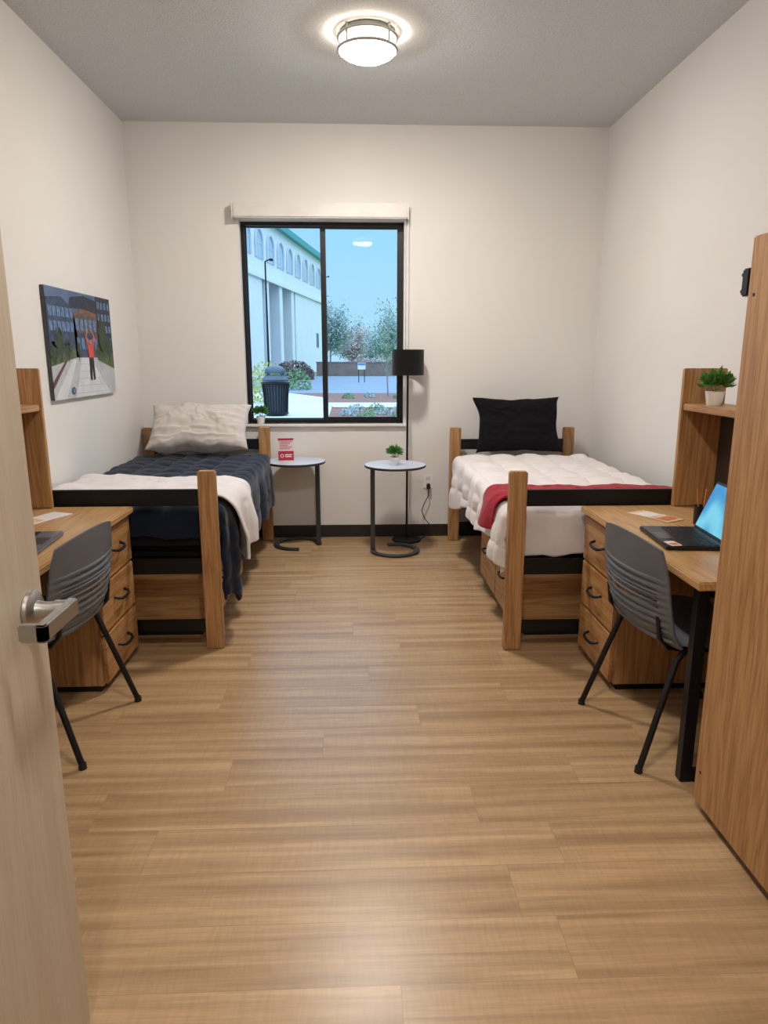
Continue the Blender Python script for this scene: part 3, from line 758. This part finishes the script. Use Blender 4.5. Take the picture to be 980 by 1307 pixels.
def lamp_post(x,y,h,label,arm,pr=.08):
    r=root('street_lamp',(x,y,-.04),label,'street lamp',group='street lamps')
    MB().cyl((0,0,0),(0,0,h),pr,pr*.6,seg=12).done('pole',BLACK,r)
    q=MB(); q.cyl((0,0,h),(arm,0,h+.08),.03,seg=8); q.box(min(arm,arm*1.9),max(arm,arm*1.9),-.12,.12,h+.02,h+.12,bev=.02)
    q.done('lamp_head',BLACK,r)
lamp_post(-4.3,35,6.0,'slim black street lamp beside the white building',.2,.06)
lamp_post(-2.42,60,8.0,'slim black street lamp by the road',.15,.05)

BARK=mat('bark',lin(140,134,136),.95); 
LG=mat('leaves_hazed_green',lin(150,166,162),1,0,var=.15,vscale=2); LO=mat('leaves_hazed_rust',lin(180,162,156),1,0,var=.15,vscale=2); LD=mat('leaves_green',lin(112,138,98),1,0,var=.3,vscale=3); LY=mat('leaves_yellow',lin(170,172,96),1,0,var=.3,vscale=3)  # grey-green and rust leaf colours are paled to imitate distance haze
def tree(x,y,h,cr,mt,label,seed,n=900,leaf=.2,trunk=.1,low=.35,rz=1.0):
    rnd=random.Random(seed); r=root('tree',(x,y,-.05),label,'tree',group='trees outside')
    m=MB(); m.tube([(0,0,0),(.02*h*rnd.uniform(-1,1),0,h*.4),(.03*h*rnd.uniform(-1,1),0,h*.92)],[trunk,trunk*.7,trunk*.15],seg=8)
    tips=[]
    for k in range(22):
        z=h*rnd.uniform(low*.6,.9); a=rnd.uniform(0,6.28); l=cr*rnd.uniform(.6,1)*(1.15-z/h*.75)
        tip=(math.cos(a)*l,math.sin(a)*l,z+l*rnd.uniform(.3,1.0)); tips.append(tip)
        m.tube([(0,0,z),(tip[0]*.5,tip[1]*.5,(z+tip[2])/2-.05*l),tip],[trunk*.35,trunk*.2,trunk*.06],seg=6)
    m.done('trunk',BARK,r)
    bm=bmesh.new()
    for i in range(n):
        t=tips[rnd.randrange(len(tips))]; f=rnd.uniform(.3,1.1)
        c=Vector((t[0]*f,t[1]*f,h*low+(t[2]-h*low)*f))+Vector((rnd.gauss(0,1),rnd.gauss(0,1),rnd.gauss(0,1)*rz))*cr*.16
        s=leaf*rnd.uniform(.6,1.3); d=Vector((rnd.gauss(0,1),rnd.gauss(0,1),rnd.gauss(0,1))).normalized(); w=d.orthogonal().normalized()
        bm.faces.new([bm.verts.new(c-d*s),bm.verts.new(c+w*s*.6),bm.verts.new(c+d*s),bm.verts.new(c-w*s*.6)])
    me=D.meshes.new('leaves'); bm.to_mesh(me); bm.free(); me.materials.append(mt)
    ob=D.objects.new('leaves',me); COL.objects.link(ob); ob.parent=r
tree(1.25,27.5,3.9,.8,LD,'young slender green tree in the mulch strip',1,n=450,leaf=.05,trunk=.03,low=.25)
tree(-3.4,93,8.6,3.0,LG,'haze-greyed green rounded tree beyond the road',2,n=4500,leaf=.16,trunk=.12,low=.25)
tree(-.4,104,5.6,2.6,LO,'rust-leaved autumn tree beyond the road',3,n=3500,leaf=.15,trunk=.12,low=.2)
tree(4.2,95,7.2,3.2,LG,'tall haze-greyed green tree at the lawn edge',4,n=4000,leaf=.16,trunk=.12,low=.2)
tree(-.8,125,7.4,3.2,LG,'haze-greyed green tree in the distance',5,n=3500,leaf=.18,trunk=.12,low=.2)
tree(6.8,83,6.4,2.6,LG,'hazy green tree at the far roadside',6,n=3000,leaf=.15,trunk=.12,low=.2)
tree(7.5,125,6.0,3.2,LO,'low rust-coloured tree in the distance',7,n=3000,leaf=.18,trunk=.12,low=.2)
tree(2.0,114,6.2,2.8,LG,'thin haze-greyed green tree in the distance',8,n=2500,leaf=.15,trunk=.14,low=.2)
def bush(x,y,w,h,mt,label,seed,n=500,leaf=.06,d=None):
    rnd=random.Random(seed); bm=bmesh.new(); d=d or w
    for i in range(n):
        c=Vector((rnd.uniform(-1,1)*w/2,rnd.uniform(-1,1)*d/2,0)); k=1-.6*max(abs(c.x)/(w/2),abs(c.y)/(d/2))**3
        c.z=h*rnd.uniform(.03,1)*k
        s=leaf*rnd.uniform(.6,1.3); dd=Vector((rnd.gauss(0,1),rnd.gauss(0,1),rnd.gauss(0,1))).normalized(); ww=dd.orthogonal().normalized()
        bm.faces.new([bm.verts.new(c-dd*s),bm.verts.new(c+ww*s*.6),bm.verts.new(c+dd*s),bm.verts.new(c-ww*s*.6)])
    me=D.meshes.new('shrub'); bm.to_mesh(me); bm.free(); me.materials.append(mt)
    o=D.objects.new('shrub',me); COL.objects.link(o); o.location=(x,y,-.04); tag(o,label,'shrub',group='shrubs outside')
bush(-3.0,23.5,1.1,1.4,LY,'yellow-green shrub behind the trash can',1,600,.06)
bush(-3.0,34,1.6,1.0,LD,'dark green shrub near the road',2,500,.08)
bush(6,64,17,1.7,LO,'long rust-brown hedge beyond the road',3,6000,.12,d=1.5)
BRN=mat('dark_brown_leaves',lin(112,92,86),1,0,var=.3,vscale=3)
bush(-4.4,50,2.8,1.3,BRN,'brown hedge beside the white building',4,1600,.10,d=1.5)
for k,(x,y) in enumerate(((-.2,18.4),(.25,17.6),(.75,18.6),(1.15,17.9),(.0,20),(.6,20.2),(1.3,20),(-.3,26.3),(.5,26.8),(1.6,26))):
    bush(x,y,.45,.20,LD if k%2 else LG,'low green ground shrub in the mulch bed',20+k,140,.04)
ff=MB(); ff.box(-3.4,12,61,61.25,-.05,1.05,bev=0); ff.box(-3.45,12,60.97,61.28,1.05,1.15,bev=0)
tag(ff.done('garden_wall',mat('brown_wall',lin(140,118,112),.9,0,var=.2,vscale=2),smooth=0),'low brown wall along the far side of the road','garden wall')
sgn=root('street_sign',(.35,44,-.045),'small pale sign on two posts beside the road','sign')
m=MB()
for sx in(-.18,.18): MB().cyl((sx,0,0),(sx,0,1.2),.025,seg=8).done('sign_post',BLACK,sgn)
m.box(-.24,.24,-.04,-.03,.8,1.22,0,bev=0); m.box(-.22,.22,-.045,-.04,1.05,1.19,1,bev=0); m.done('sign_panel',[PAPER,mat('sign_blue',lin(110,140,176),.5)],sgn,smooth=0)

# ---------------------------------------------------------------- world + camera
w=D.worlds.new('sky'); scene.world=w; w.use_nodes=True; nt=w.node_tree
bg=nt.nodes['Background']; tc=nt.nodes.new('ShaderNodeTexCoord'); sp=nt.nodes.new('ShaderNodeSeparateXYZ'); rp=nt.nodes.new('ShaderNodeValToRGB')
nt.links.new(tc.outputs['Generated'],sp.inputs[0]); nt.links.new(sp.outputs['Z'],rp.inputs['Fac'])
e=rp.color_ramp.elements; e[0].position=0; e[0].color=lin(170,216,244); e[1].position=.30; e[1].color=lin(134,206,242)
q=rp.color_ramp.elements.new(.55); q.color=lin(176,208,242)
nt.links.new(rp.outputs['Color'],bg.inputs['Color'])
mr=nt.nodes.new('ShaderNodeMapRange'); mr.inputs['From Min'].default_value=.27; mr.inputs['From Max'].default_value=.7; mr.inputs['To Min'].default_value=1.15; mr.inputs['To Max'].default_value=4.8
nt.links.new(sp.outputs['Z'],mr.inputs['Value']); nt.links.new(mr.outputs['Result'],bg.inputs['Strength'])

cam=D.cameras.new('camera'); co=D.objects.new('camera',cam); COL.objects.link(co); scene.camera=co
cam.sensor_fit='VERTICAL'; cam.sensor_height=36; cam.lens=36*880/1307; cam.clip_start=.02; cam.clip_end=500
co.location=(0,0,1.43); co.rotation_euler=(math.radians(90-12.56),0,math.radians(-2.28))
scene.view_settings.view_transform='Standard'; scene.view_settings.look='None'; scene.view_settings.exposure=0
print('OK')
